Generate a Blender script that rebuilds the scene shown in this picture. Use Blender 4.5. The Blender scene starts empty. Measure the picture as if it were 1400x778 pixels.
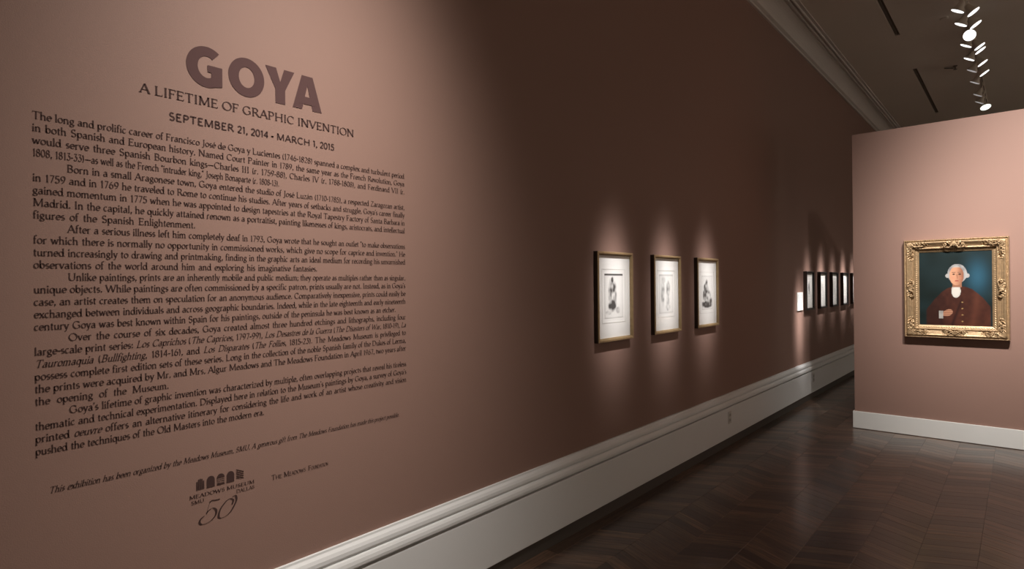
import bpy, bmesh, math, random
import numpy as np
from math import pi, sin, cos, radians, tan, atan2, sqrt, hypot
from mathutils import Vector, Matrix, Euler
random.seed(7)
SC = bpy.context.scene
COL = SC.collection

# ---------------------------------------------------------------- camera
cam = bpy.data.cameras.new('camera'); co = bpy.data.objects.new('camera', cam); COL.objects.link(co)
cam.sensor_width = 36; cam.lens = 36 * 803 / 1400; cam.clip_start = .05
co.matrix_world = (Matrix.Translation((2.19, 0, 1.6)) @ Matrix.Rotation(radians(40.96), 4, 'Z')
                   @ Matrix.Rotation(radians(90), 4, 'X') @ Matrix.Rotation(radians(-.6), 4, 'Z'))
SC.camera = co
# ---------------------------------------------------------------- world, exposure
w = bpy.data.worlds.new('world'); SC.world = w; w.use_nodes = True
w.node_tree.nodes['Background'].inputs[0].default_value = (.02, .02, .022, 1)
w.node_tree.nodes['Background'].inputs[1].default_value = .2
SC.view_settings.view_transform = 'Standard'; SC.view_settings.look = 'None'
SC.view_settings.exposure = 0; SC.view_settings.gamma = 1
# ---------------------------------------------------------------- lights
def spot(name, loc, aim, power, deg, blend=1.0, col=(1, .93, .84), soft=.03, sig=.55):
    l = bpy.data.lights.new(name, 'SPOT'); l.energy = power; l.spot_size = radians(deg); l.spot_blend = blend
    l.color = col; l.shadow_soft_size = soft
    # bell-shaped beam of a reflector lamp: intensity falls as a gaussian of the angle off its axis
    l.use_nodes = True; nt = l.node_tree; N = nt.nodes; L = nt.links; em = N['Emission']
    tc = N.new('ShaderNodeTexCoord'); sx = N.new('ShaderNodeSeparateXYZ'); L.new(tc.outputs['Normal'], sx.inputs[0])
    def mth(op, a, b=None):
        n = N.new('ShaderNodeMath'); n.operation = op
        for i, v in enumerate((a, b)):
            if v is None: continue
            if isinstance(v, (int, float)): n.inputs[i].default_value = v
            else: L.new(v, n.inputs[i])
        return n.outputs[0]
    z2 = mth('MULTIPLY', sx.outputs[2], sx.outputs[2]); tan2 = mth('SUBTRACT', mth('DIVIDE', 1.0, z2), 1.0)
    k = tan(radians(deg / 2 * sig)) ** 2
    L.new(mth('POWER', 2.71828, mth('MULTIPLY', tan2, -1 / k)), em.inputs['Strength'])
    o = bpy.data.objects.new(name, l); COL.objects.link(o); o.location = loc
    o.rotation_euler = (Vector(aim) - Vector(loc)).to_track_quat('-Z', 'Y').to_euler(); return o
# soft wash on the introductory text
spot('text_spotlight', (1.72, 1.25, 4.55), (0, 1.2, 2.2), 330, 66, col=(1, .93, .86), soft=.06)
spot('text_spotlight', (1.80, 1.55, 4.55), (0, 1.25, 1.15), 480, 64, col=(1, .93, .86), soft=.06)
# a beam per near print
for y, p in ((3.62, 1400), (4.42, 1500), (5.23, 1400)):
    spot('print_spotlight', (1.69, y, 4.58), (0, y, 1.5), p, 18, col=(1, .96, .94), sig=.38)
# partition: a wash and a beam on the portrait
spot('partition_spotlight', (2.5, 4.3, 4.5), (2.5, 7.28, 1.95), 1330, 84, col=(1, .93, .87), soft=.05, sig=.6)
spot('portrait_spotlight', (1.75, 4.4, 4.5), (1.72, 7.28, 1.6), 480, 44, col=(1, .95, .9))
# added unseen lamps: their bounce off the other walls is the ambient fill
for x, y, a, b in ((4.5, 1, 8.9, 1), (4.5, 5, 8.9, 5), (4.0, -2, 5, -4.9), (4.5, 11, 8.9, 11)):
    spot('room_fill_light', (x, y, 4.4), (a, b, 2.0), 700, 100, col=(1, .93, .86), soft=.1, sig=.8)

# ---------------------------------------------------------------- helpers
def link(o, parent=None):
    COL.objects.link(o)
    if parent: o.parent = parent
    return o
def mesh_obj(name, verts, faces, mat=None, parent=None, smooth=False):
    me = bpy.data.meshes.new(name); me.from_pydata([tuple(v) for v in verts], [], faces); me.update()
    if mat: me.materials.append(mat)
    if smooth: me.polygons.foreach_set('use_smooth', [True] * len(me.polygons))
    return link(bpy.data.objects.new(name, me), parent)
def bm_obj(name, bm, mat=None, parent=None, smooth=False):
    bmesh.ops.recalc_face_normals(bm, faces=bm.faces)
    me = bpy.data.meshes.new(name); bm.to_mesh(me); bm.free()
    if mat: me.materials.append(mat)
    if smooth: me.polygons.foreach_set('use_smooth', [True] * len(me.polygons))
    return link(bpy.data.objects.new(name, me), parent)
def box(bm, x0, x1, y0, y1, z0, z1, bev=0):
    r = bmesh.ops.create_cube(bm, size=1)
    for v in r['verts']:
        v.co = Vector(((x0 + x1) / 2 + v.co.x * (x1 - x0), (y0 + y1) / 2 + v.co.y * (y1 - y0), (z0 + z1) / 2 + v.co.z * (z1 - z0)))
    if bev:
        es = list({e for v in r['verts'] for e in v.link_edges})
        bmesh.ops.bevel(bm, geom=es, offset=bev, segments=2, affect='EDGES', profile=.5)
def extrude_profile(name, prof, a, b, mat, parent=None, axis='Y', closed=True):
    """prof = [(p, z)...] swept along an axis from a to b; caps added"""
    n = len(prof); vs = []
    for t in (a, b):
        for p, z in prof: vs.append((p, t, z) if axis == 'Y' else (t, p, z))
    fs = [(i, (i + 1) % n, n + (i + 1) % n, n + i) for i in range(n)]
    fs += [tuple(range(n))[::-1], tuple(range(n, 2 * n))]
    bm = bmesh.new(); bv = [bm.verts.new(v) for v in vs]
    for f in fs: bm.faces.new([bv[i] for i in f])
    return bm_obj(name, bm, mat, parent)
def thing(name, label, cat, loc=(0, 0, 0), group=None):
    o = bpy.data.objects.new(name, None); o.empty_display_size = .1; link(o); o.location = loc
    o['label'] = label; o['category'] = cat
    if group: o['group'] = group
    return o
def struct(o): o['kind'] = 'structure'; return o
def lathe(bm, prof, M=Matrix(), n=24):
    rings = []
    for r, z in prof:
        rings.append([bm.verts.new(M @ Vector((r * cos(2 * pi * k / n), r * sin(2 * pi * k / n), z))) for k in range(n)])
    for a, b in zip(rings, rings[1:]):
        for k in range(n): bm.faces.new((a[k], a[(k + 1) % n], b[(k + 1) % n], b[k]))
    bm.faces.new(rings[0][::-1]); bm.faces.new(rings[-1])
def tube(bm, pts, rad, n=6):
    rings = []; m = len(pts)
    for i, p in enumerate(pts):
        p = Vector(p); d = Vector(pts[min(i + 1, m - 1)]) - Vector(pts[max(i - 1, 0)]); d.normalize()
        a = d.orthogonal().normalized() if abs(d.y) > .95 else Vector((0, 1, 0)).cross(d).normalized()
        b = d.cross(a); r = rad(i / (m - 1)) if callable(rad) else rad
        rings.append([bm.verts.new(p + a * cos(2 * pi * k / n) * r + b * sin(2 * pi * k / n) * r) for k in range(n)])
    for a, b in zip(rings, rings[1:]):
        for k in range(n): bm.faces.new((a[k], a[(k + 1) % n], b[(k + 1) % n], b[k]))
    bm.faces.new(rings[0][::-1]); bm.faces.new(rings[-1])

# ---------------------------------------------------------------- materials
def mat(name, col, rough=.5, metal=0, spec=.5, noise=None, bump=None, emit=0, coat=0):
    """noise=(scale, amount), bump=(scale, strength)"""
    m = bpy.data.materials.new(name); m.use_nodes = True; nt = m.node_tree; N = nt.nodes; L = nt.links
    b = N['Principled BSDF']; b.inputs['Base Color'].default_value = (*col, 1)
    b.inputs['Roughness'].default_value = rough; b.inputs['Metallic'].default_value = metal
    b.inputs['Specular IOR Level'].default_value = spec; b.inputs['Coat Weight'].default_value = coat
    tc = N.new('ShaderNodeTexCoord')
    if noise:
        n = N.new('ShaderNodeTexNoise'); n.inputs['Scale'].default_value = noise[0]; n.inputs['Detail'].default_value = 5
        L.new(tc.outputs['Object'], n.inputs['Vector'])
        r = N.new('ShaderNodeMapRange'); r.inputs['To Min'].default_value = 1 - noise[1]; r.inputs['To Max'].default_value = 1 + noise[1]
        L.new(n.outputs['Fac'], r.inputs['Value'])
        v = N.new('ShaderNodeVectorMath'); v.operation = 'SCALE'; v.inputs[0].default_value = col
        L.new(r.outputs['Result'], v.inputs['Scale']); L.new(v.outputs['Vector'], b.inputs['Base Color'])
    if bump:
        n2 = N.new('ShaderNodeTexNoise'); n2.inputs['Scale'].default_value = bump[0]; n2.inputs['Detail'].default_value = 3
        L.new(tc.outputs['Object'], n2.inputs['Vector'])
        bp = N.new('ShaderNodeBump'); bp.inputs['Strength'].default_value = bump[1]; bp.inputs['Distance'].default_value = .002
        L.new(n2.outputs['Fac'], bp.inputs['Height']); L.new(bp.outputs['Normal'], b.inputs['Normal'])
    if emit:
        b.inputs['Emission Color'].default_value = (*col, 1); b.inputs['Emission Strength'].default_value = emit
    return m
def attr_mat(name, rough=.5, bump=None):
    m = mat(name, (.5, .5, .5), rough, bump=bump); nt = m.node_tree
    a = nt.nodes.new('ShaderNodeAttribute'); a.attribute_name = 'Col'
    nt.links.new(a.outputs['Color'], nt.nodes['Principled BSDF'].inputs['Base Color']); return m
def wood_mat(name, c1, c2, rough, use_obj):
    """dark parquet: UV = plank-local metres (x along the grain)"""
    m = mat(name, c1, rough, spec=.5); nt = m.node_tree; N = nt.nodes; L = nt.links; b = N['Principled BSDF']; b.inputs['Coat Weight'].default_value = .6; b.inputs['Coat Roughness'].default_value = .2
    uv = N.new('ShaderNodeUVMap'); uv.uv_map = 'UVMap'
    tone = N.new('ShaderNodeAttribute'); tone.attribute_name = 'tone'
    if use_obj:
        oi = N.new('ShaderNodeObjectInfo'); rnd = oi.outputs['Random']
    else: rnd = tone.outputs['Fac']
    cmb = N.new('ShaderNodeVectorMath'); cmb.operation = 'MULTIPLY_ADD'; cmb.inputs[1].default_value = (3, 42, 1)
    off = N.new('ShaderNodeVectorMath'); off.operation = 'SCALE'; off.inputs[0].default_value = (37, 91, 53); L.new(rnd, off.inputs['Scale'])
    L.new(uv.outputs['UV'], cmb.inputs[0]); L.new(off.outputs['Vector'], cmb.inputs[2])
    n = N.new('ShaderNodeTexNoise'); n.inputs['Scale'].default_value = 1.6; n.inputs['Detail'].default_value = 6; n.inputs['Roughness'].default_value = .65
    L.new(cmb.outputs['Vector'], n.inputs['Vector'])
    ramp = N.new('ShaderNodeMapRange'); ramp.inputs['From Min'].default_value = .35; ramp.inputs['From Max'].default_value = .7
    L.new(n.outputs['Fac'], ramp.inputs['Value'])
    mix = N.new('ShaderNodeMix'); mix.data_type = 'RGBA'; mix.inputs['A'].default_value = (*c1, 1); mix.inputs['B'].default_value = (*c2, 1)
    L.new(ramp.outputs['Result'], mix.inputs['Factor'])
    hs = N.new('ShaderNodeHueSaturation'); L.new(mix.outputs['Result'], hs.inputs['Color'])
    mr = N.new('ShaderNodeMapRange'); mr.inputs['To Min'].default_value = .4; mr.inputs['To Max'].default_value = 1.85; L.new(rnd, mr.inputs['Value'])
    L.new(mr.outputs['Result'], hs.inputs['Value']); L.new(hs.outputs['Color'], b.inputs['Base Color'])
    rr = N.new('ShaderNodeMapRange'); rr.inputs['To Min'].default_value = rough - .06; rr.inputs['To Max'].default_value = rough + .1
    L.new(n.outputs['Fac'], rr.inputs['Value']); L.new(rr.outputs['Result'], b.inputs['Roughness'])
    bp = N.new('ShaderNodeBump'); bp.inputs['Strength'].default_value = .12; bp.inputs['Distance'].default_value = .001
    L.new(n.outputs['Fac'], bp.inputs['Height']); L.new(bp.outputs['Normal'], b.inputs['Normal'])
    return m
WALLC = (.29, .177, .142)
M_wall = mat('mauve_wall_paint', WALLC, .62, spec=.35, noise=(1.2, .03), bump=(260, .25))
M_ceil = mat('ceiling_paint', (.70, .63, .54), .9, noise=(1.5, .04))
M_white = mat('white_trim_paint', (.80, .81, .81), .36, noise=(5, .02))
M_base2 = mat('bright_white_trim_paint', (.78, .79, .77), .45, noise=(5, .02))
M_plinth = mat('dark_plinth_paint', (.075, .065, .056), .5)
M_text = mat('dark_vinyl_lettering', (.062, .034, .03), .75, spec=.15)
M_title = mat('plum_vinyl_lettering', (.095, .05, .048), .75, spec=.15)
M_gap = mat('subfloor', (.015, .010, .008), .9)
M_slot = mat('slot_shadow', (.20, .165, .13), .8)
M_oak = mat('pale_gilt_wood', (.36, .25, .13), .35, metal=.35, noise=(40, .25))
M_side = mat('shaded_frame_side', (.035, .02, .012), .5)  # shade on the rails' outer sides, put into the colour as dark brown
M_dark = mat('black_stained_wood', (.012, .01, .01), .35, noise=(30, .2))
M_matb = mat('white_mat_board', (.82, .81, .78), .8)
M_gold = mat('antique_gold_leaf', (.42, .29, .165), .42, metal=.5, noise=(38, .5), bump=(160, .5))
M_goldd = mat('worn_dark_gold', (.30, .17, .07), .42, metal=.7, noise=(60, .5), bump=(160, .5))
M_lamp = mat('lamp_housing_paint', (.72, .65, .56), .6)
M_lens = mat('lit_lens', (1, .99, .97), .4, emit=2.2)
M_lensd = mat('dim_lens', (.74, .72, .72), .4, emit=.42)
M_lensg = mat('greenish_lit_lens', (.9, 1, .88), .4, emit=2)
M_plate = mat('outlet_plastic', (.62, .61, .58), .4)
M_floorp = wood_mat('dark_oak_parquet_plank', (.030, .019, .014), (.150, .090, .058), .34, True)
M_floorf = wood_mat('dark_oak_parquet_field', (.030, .019, .014), (.150, .090, .058), .34, False)
def glass():
    m = bpy.data.materials.new('picture_glass'); m.use_nodes = True; nt = m.node_tree; nt.nodes.clear()
    o = nt.nodes.new('ShaderNodeOutputMaterial'); t = nt.nodes.new('ShaderNodeBsdfTransparent'); g = nt.nodes.new('ShaderNodeBsdfGlossy')
    g.inputs['Roughness'].default_value = .03; mx = nt.nodes.new('ShaderNodeMixShader'); lw = nt.nodes.new('ShaderNodeLayerWeight'); lw.inputs[0].default_value = .5
    p5 = nt.nodes.new('ShaderNodeMath'); p5.operation = 'POWER'; p5.inputs[1].default_value = 5; nt.links.new(lw.outputs['Facing'], p5.inputs[0])
    fr = nt.nodes.new('ShaderNodeMath'); fr.operation = 'MULTIPLY_ADD'; fr.inputs[1].default_value = .6; fr.inputs[2].default_value = .015; nt.links.new(p5.outputs[0], fr.inputs[0])
    nt.links.new(fr.outputs[0], mx.inputs[0]); nt.links.new(t.outputs[0], mx.inputs[1]); nt.links.new(g.outputs[0], mx.inputs[2]); nt.links.new(mx.outputs[0], o.inputs[0])
    return m
M_glass = glass()

# ---------------------------------------------------------------- room shell
CEIL = 4.81
def slab(name, x0, x1, y0, y1, z0, z1, m):
    bm = bmesh.new(); box(bm, x0, x1, y0, y1, z0, z1); return struct(bm_obj(name, bm, m))
slab('wall_left', -.2, 0, -5.2, 17.2, -.05, 4.95, M_wall)
M_wall2 = mat('warm_white_wall_paint', (.62, .58, .52), .7)
slab('wall_right', 9, 9.2, -5.2, 17.2, -.05, 4.95, M_wall2)
slab('wall_back', 0, 9, -5.2, -5, -.05, 4.95, M_wall2)
slab('wall_far', 0, 9, 17, 17.2, -.05, 4.95, M_wall2)
slab('wall_middle', .803, 6.2, 7.28, 7.62, 0, 3.19, M_wall)
# ceiling with two recessed slots cut out (built from strips round them)
SL = [(.955, 1.017, 6.6, 9.14), (.955, 1.017, 10.76, 13.9)]
bm = bmesh.new()
box(bm, 0, .955, -5, 17, CEIL, CEIL + .1); box(bm, 1.017, 9, -5, 17, CEIL, CEIL + .1)
for a, b in ((-5, 6.6), (9.14, 10.76), (13.9, 17)): box(bm, .955, 1.017, a, b, CEIL, CEIL + .1)
box(bm, 0, 9, -5, 17, CEIL + .1, CEIL + .15)
struct(bm_obj('ceiling', bm, M_ceil))
# baseboard on the long wall: fascia, groove and rounded cap
bbp = [(0, .088), (.028, .088), (.03, .092), (.03, .376), (.028, .380), (.004, .381), (.004, .3945), (.036, .396), (.039, .402), (.040, .415), (.037, .430),
       (.031, .441), (.027, .445), (.020, .4465), (.020, .4495), (.026, .451), (.029, .460), (.028, .476), (.022, .490), (.014, .499), (.012, .502), (.011, .510), (0, .511)]
struct(extrude_profile('baseboard_left', bbp, -5, 17, M_white))
struct(extrude_profile('trim_2', [(0, 0), (.012, 0), (.012, .088), (0, .088)], -5, 17, M_plinth))
# partition baseboard wraps the end
p = [(7.28, 0), (7.262, 0), (7.262, .172), (7.266, .184), (7.28, .185)]
b1 = bmesh.new(); box(b1, .787, 6.2, 7.262, 7.28, .004, .185, .003); box(b1, .787, .803, 7.28, 7.638, .004, .185, .003); box(b1, .787, 6.2, 7.62, 7.638, .004, .185, .003)
struct(bm_obj('baseboard_middle', b1, M_base2))
# cornice
def arc(cx, cz, r, a0, a1, n): return [(cx + r * cos(radians(a0 + (a1 - a0) * i / n)), cz + r * sin(radians(a0 + (a1 - a0) * i / n))) for i in range(n + 1)]
corn = [(0, 4.60), (.022, 4.60), (.024, 4.618), (.016, 4.622), (.018, 4.630), (.040, 4.636), (.05, 4.64)] + arc(.19, 4.64, .14, 180, 95, 8)[1:] + [(.185, 4.79 - .004), (.2, 4.775), (.215, 4.775)] \
    + arc(.235, 4.785, .018, 200, -20, 6) + [(.262, 4.785), (.264, 4.8), (.297, 4.8), (.3, CEIL), (0, CEIL)]
struct(extrude_profile('trim_1', corn, -5, 17, mat('cornice_paint', (.62, .57, .52), .75, noise=(3, .03))))

# ---------------------------------------------------------------- parquet floor
bm = bmesh.new(); box(bm, -.2, 9.2, -5.2, 17.2, -.1, -.010)
floor = struct(bm_obj('floor', bm, M_gap))
CW, PW, ANG, GAP = .27, .097, radians(25), .0005
def plank_verts(sgn, x0=0, y0=0, g=GAP):
    dy = CW * tan(ANG) * sgn
    return [(x0 + g, y0 + g + dy * g / CW), (x0 + CW - g, y0 + g + dy), (x0 + CW - g, y0 + PW - g + dy), (x0 + g, y0 + PW - g)]
def prism8(q, zt, zb=-.012, b=.0008):
    cx = sum(a for a, _ in q) / 4; cy = sum(c for _, c in q) / 4
    top = [(x + (cx - x) * b / .08, y + (cy - y) * b / .05, zt) for x, y in q]
    return top + [(x, y, zt - b) for x, y in q] + [(x, y, zb) for x, y in q]
PF = [(0, 1, 2, 3)] + [(i, 4 + i, 4 + (i + 1) % 4, (i + 1) % 4) for i in range(4)] + [(4 + i, 8 + i, 8 + (i + 1) % 4, 4 + (i + 1) % 4) for i in range(4)]
def set_uv(me, dirs, org):
    """per-vertex uv in plank metres"""
    uvl = me.uv_layers.new(name='UVMap'); n = len(me.loops); vi = np.empty(n, int); me.loops.foreach_get('vertex_index', vi)
    cov = np.empty(len(me.vertices) * 3); me.vertices.foreach_get('co', cov); cov = cov.reshape(-1, 3)
    d = dirs[vi]; o = org[vi]; q = cov[vi][:, :2] - o
    uv = np.stack([q[:, 0] * d[:, 0] + q[:, 1] * d[:, 1], -q[:, 0] * d[:, 1] + q[:, 1] * d[:, 0]], 1)
    uvl.data.foreach_set('uv', uv.ravel())
protos = {}
for s in (1, -1):
    me = bpy.data.meshes.new('plank'); me.from_pydata(prism8(plank_verts(s), 0), [], PF); me.update(); me.materials.append(M_floorp)
    set_uv(me, np.tile([cos(ANG), sin(ANG) * s], (12, 1)), np.zeros((12, 2))); protos[s] = me
me = bpy.data.meshes.new('plank'); me.from_pydata(prism8([(GAP, GAP), (.1 - GAP, GAP), (.1 - GAP, .55 - GAP), (GAP, .55 - GAP)], 0), [], PF); me.update(); me.materials.append(M_floorp)
set_uv(me, np.tile([0., 1.], (12, 1)), np.zeros((12, 2))); protos[0] = me
cells = []
y = -4.9
while y < 16.9: cells.append((0, 0.0, y)); y += .55
c = 0; x = .1
while x + CW < 9:
    s = 1 if c % 2 == 0 else -1
    y = -4.8 + (0 if s > 0 else CW * tan(ANG))
    while y < 16.7: cells.append((s, x, y)); y += PW
    x += CW; c += 1
mwi = co.matrix_world.inverted()
def screen(P):
    q = mwi @ Vector(P)
    if q.z > -.1: return None
    return 700 + 803 * q.x / -q.z, 389 - 803 * q.y / -q.z, -q.z
def rank(cell):
    s, x, y = cell; r = screen((x + .13, y + .1, 0))
    if not r or not (-10 < r[0] < 1410 and r[1] < 790) or (y > 7.1 and x > .6): return 1e9
    return r[2]
cells.sort(key=rank)
vis = [c for c in cells if rank(c) < 1e8]
near = cells[:300]
for i, (s, x, y) in enumerate(near):
    o = bpy.data.objects.new('plank', protos[s]); link(o, floor); o.location = (x, y, random.uniform(-.0006, 0))
vs, fs, dr, og, tn = [], [], [], [], []
for s, x, y in cells[300:]:
    q = plank_verts(s, x, y) if s else [(x + GAP, y + GAP), (x + .1 - GAP, y + GAP), (x + .1 - GAP, y + .55 - GAP), (x + GAP, y + .55 - GAP)]
    k = len(vs); vs += prism8(q, random.uniform(-.0006, 0)); fs += [tuple(k + i for i in f) for f in PF]
    dr += [(cos(ANG), sin(ANG) * s) if s else (0, 1)] * 12; og += [(x, y)] * 12; tn += [random.random()] * 12
o = mesh_obj('plank_field', vs, fs, M_floorf, floor); o['kind'] = 'stuff'
set_uv(o.data, np.array(dr, float), np.array(og, float))
at = o.data.attributes.new('tone', 'FLOAT', 'POINT'); at.data.foreach_set('value', tn)

# ---------------------------------------------------------------- lettering (own broad-nib alphabet, hundredths of an em)
GL = {
'a': (42, "L 31 30 31 3|L 31 4 35 0 39 2|A 19 31 12 13 155 0|A 18 12 13 12 20 340"), 'b': (46, "L 9 74 9 1|A 23 22 16 22 -175 175|V 9 73"),
'c': (38, "A 21 22 16 22 50 315"), 'd': (48, "L 37 74 37 0|A 21 22 16 22 5 355|V 37 73|S 41 0"), 'e': (40, "A 21 22 16 22 0 318|L 6 24 36 24"),
'f': (28, "L 11 0 11 62|A 21 62 10 12 180 40|L 2 43 23 43|S 11 0"), 'g': (42, "A 20 29 13 15 0 360|A 20 -10 16 11 0 360|L 12 16 10 7 24 2|L 30 40 39 44"),
'h': (48, "L 9 74 9 0|A 22 28 14 16 170 0|L 36 28 36 0|S 9 0|S 36 0|V 9 73"), 'i': (21, "L 10 43 10 0|S 10 0|V 10 42|D 10 62"),
'j': (21, "L 10 43 10 -12|A 1 -12 9 12 0 -120|V 10 42|D 10 62"), 'k': (45, "L 9 74 9 0|L 9 16 33 43|L 17 24 38 0|S 9 0|S 38 0|S 33 43|V 9 73"),
'l': (21, "L 10 74 10 0|S 10 0|V 10 73"), 'm': (72, "L 9 43 9 0|A 21 28 12 16 170 0|L 33 28 33 0|A 46 28 13 16 170 0|L 59 28 59 0|S 9 0|S 33 0|S 59 0|V 9 42"),
'n': (48, "L 9 43 9 0|A 22 28 14 16 170 0|L 36 28 36 0|S 9 0|S 36 0|V 9 42"), 'o': (44, "A 22 22 17 22 0 360"),
'p': (47, "L 9 43 9 -24|A 24 22 16 22 -175 175|S 9 -24|V 9 42"), 'q': (47, "L 38 43 38 -24|A 22 22 16 22 0 360|S 38 -24"),
'r': (33, "L 9 43 9 0|A 22 28 12 15 165 55|S 9 0|V 9 42"), 's': (32, "A 16 33 10 11 35 270|A 16 11 11 11 90 -145"),
't': (28, "L 12 58 12 10|A 20 10 8 10 180 290|L 3 43 25 43"), 'u': (48, "L 9 43 9 16|A 22 16 13 16 180 350|L 36 43 36 0|V 9 42|V 36 42|S 40 0"),
'v': (42, "L 6 43 21 0|L 21 0 36 43|S 6 43|S 36 43"), 'w': (62, "L 6 43 19 0|L 19 0 31 40|L 31 40 43 0|L 43 0 56 43|S 6 43|S 56 43"),
'x': (42, "L 6 43 36 0|L 6 0 36 43|S 6 43|S 36 43|S 6 0|S 36 0"), 'y': (42, "L 6 43 22 2|L 36 43 17 -16 9 -23 4 -20|S 6 43|S 36 43"),
'z': (38, "L 5 43 32 43|L 32 43 5 0|L 5 0 33 0"),
'A': (66, "L 6 0 33 70|L 33 70 60 0|L 15 24 51 24|S 6 0|S 60 0"), 'B': (58, "L 13 70 13 0|L 13 69 28 69|A 28 53 17 16 90 -90|L 13 37 30 37|A 30 18 19 18 90 -90|L 13 1 30 1|S 11 0|S 11 70"),
'C': (66, "A 36 35 29 35 45 315|T 58 68 58 50"), 'D': (72, "L 13 70 13 0|L 13 69 32 69|A 32 35 32 34 90 -90|L 13 1 32 1|S 11 0|S 11 70"),
'E': (56, "L 13 70 13 0|L 13 69 48 69|L 13 37 40 37|L 13 1 50 1|T 48 70 48 58|T 50 0 50 13|T 40 43 40 31|S 11 0|S 11 70"),
'F': (52, "L 13 70 13 0|L 13 69 48 69|L 13 37 38 37|T 48 70 48 58|T 38 43 38 31|S 13 0|S 11 70"),
'G': (72, "A 36 35 29 35 45 322|L 60 32 60 8|L 46 32 61 32|T 58 68 58 50"), 'H': (74, "L 13 70 13 0|L 61 70 61 0|L 13 36 61 36|S 13 0|S 13 70|S 61 0|S 61 70"),
'I': (30, "L 15 70 15 0|S 15 0|S 15 70"), 'J': (34, "L 20 70 20 0|A 8 0 12 16 0 -130|S 20 70"), 'K': (68, "L 13 70 13 0|L 13 30 55 70|L 25 41 60 0|S 13 0|S 13 70|S 55 70|S 60 0"),
'L': (56, "L 13 70 13 0|L 13 1 50 1|T 50 0 50 14|S 12 0|S 13 70"), 'M': (86, "L 13 0 15 70|L 15 70 43 4|L 43 4 71 70|L 71 70 73 0|S 13 0|S 13 70|S 73 0|S 72 70"),
'N': (76, "L 13 0 13 70|L 13 70 62 1|L 62 0 62 70|S 13 0|S 9 70|S 62 70"), 'O': (74, "A 37 35 31 35 0 360"), 'P': (56, "L 13 70 13 0|L 13 69 30 69|A 30 51 18 18 90 -90|L 13 33 30 33|S 13 0|S 11 70"),
'Q': (74, "A 37 35 31 35 0 360|L 40 4 64 -14"), 'R': (64, "L 13 70 13 0|L 13 69 30 69|A 30 52 17 17 90 -90|L 13 35 30 35|L 30 35 58 0|S 13 0|S 11 70|S 60 0"),
'S': (50, "A 25 53 15 17 35 270|A 25 18 17 18 90 -150|T 38 69 38 56|T 9 1 9 14"), 'T': (62, "L 31 70 31 0|L 5 69 57 69|T 5 70 5 57|T 57 70 57 57|S 31 0"),
'U': (72, "L 13 70 13 24|A 36 24 23 24 180 360|L 59 24 59 70|S 13 70|S 59 70"), 'V': (66, "L 6 70 33 0|L 33 0 60 70|S 6 70|S 60 70"),
'W': (94, "L 6 70 27 0|L 27 0 47 66|L 47 66 67 0|L 67 0 88 70|S 6 70|S 88 70"), 'X': (64, "L 6 70 58 0|L 6 0 58 70"), 'Y': (64, "L 6 70 32 34|L 58 70 32 34|L 32 34 32 0|S 32 0|S 6 70|S 58 70"),
'Z': (58, "L 8 69 50 69|L 50 69 7 1|L 7 1 52 1"),
'0': (46, "A 23 34 17 34 0 360"), '1': (34, "L 19 68 19 0|L 9 58 19 68|S 19 0"), '2': (44, "A 22 50 15 18 160 -40|L 33 38 6 1|L 6 1 39 1"),
'3': (44, "L 8 67 36 67|L 36 67 19 42|A 20 21 17 21 95 -150"), '4': (46, "L 32 68 32 0|L 32 68 5 20|L 5 20 42 20"), '5': (44, "L 12 67 38 67|L 12 67 11 40|A 20 21 17 21 125 -150"),
'6': (46, "A 23 20 16 20 0 360|L 8 28 16 52 34 68"), '7': (42, "L 6 67 37 67|L 37 67 16 0"), '8': (46, "A 23 52 13 16 0 360|A 23 18 16 18 0 360"), '9': (46, "A 23 48 16 20 0 360|L 38 40 30 16 12 0"),
'.': (20, "D 10 4"), ',': (20, "D 10 4|L 12 4 7 -11"), ';': (20, "D 10 36|D 10 4|L 12 4 7 -11"), ':': (20, "D 10 36|D 10 4"), "'": (16, "L 8 72 8 56"), '"': (26, "L 8 72 8 56|L 17 72 17 56"),
'(': (26, "A 30 30 20 44 125 235"), ')': (26, "A -4 30 20 44 55 -55"), '-': (26, "L 2 24 24 24|L 2 26 24 26"), '\u2014': (70, "L 3 24 67 24|L 3 26 67 26"), '\u00b7': (24, "D 12 30"),
'\u00e9': (40, "A 21 22 16 22 0 318|L 6 24 36 24|L 18 52 28 66"), '\u00e1': (42, "L 31 30 31 3|A 19 31 12 13 155 0|A 18 12 13 12 20 340|L 18 52 28 66")}
def stroke(vs, fs, pts, hw):
    """ribbon along pts with half-width hw(direction angle)"""
    n = len(pts); L = []
    for i in range(n):
        a = pts[max(i - 1, 0)]; b = pts[min(i + 1, n - 1)]; dx, dy = b[0] - a[0], b[1] - a[1]; d = hypot(dx, dy) or 1
        h = hw(atan2(dy, dx)); nx, ny = -dy / d * h, dx / d * h; L.append(((pts[i][0] + nx, pts[i][1] + ny), (pts[i][0] - nx, pts[i][1] - ny)))
    k = len(vs)
    for p, q in L: vs += [p, q]
    for i in range(n - 1): fs.append((k + 2 * i, k + 2 * i + 1, k + 2 * i + 3, k + 2 * i + 2))
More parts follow.
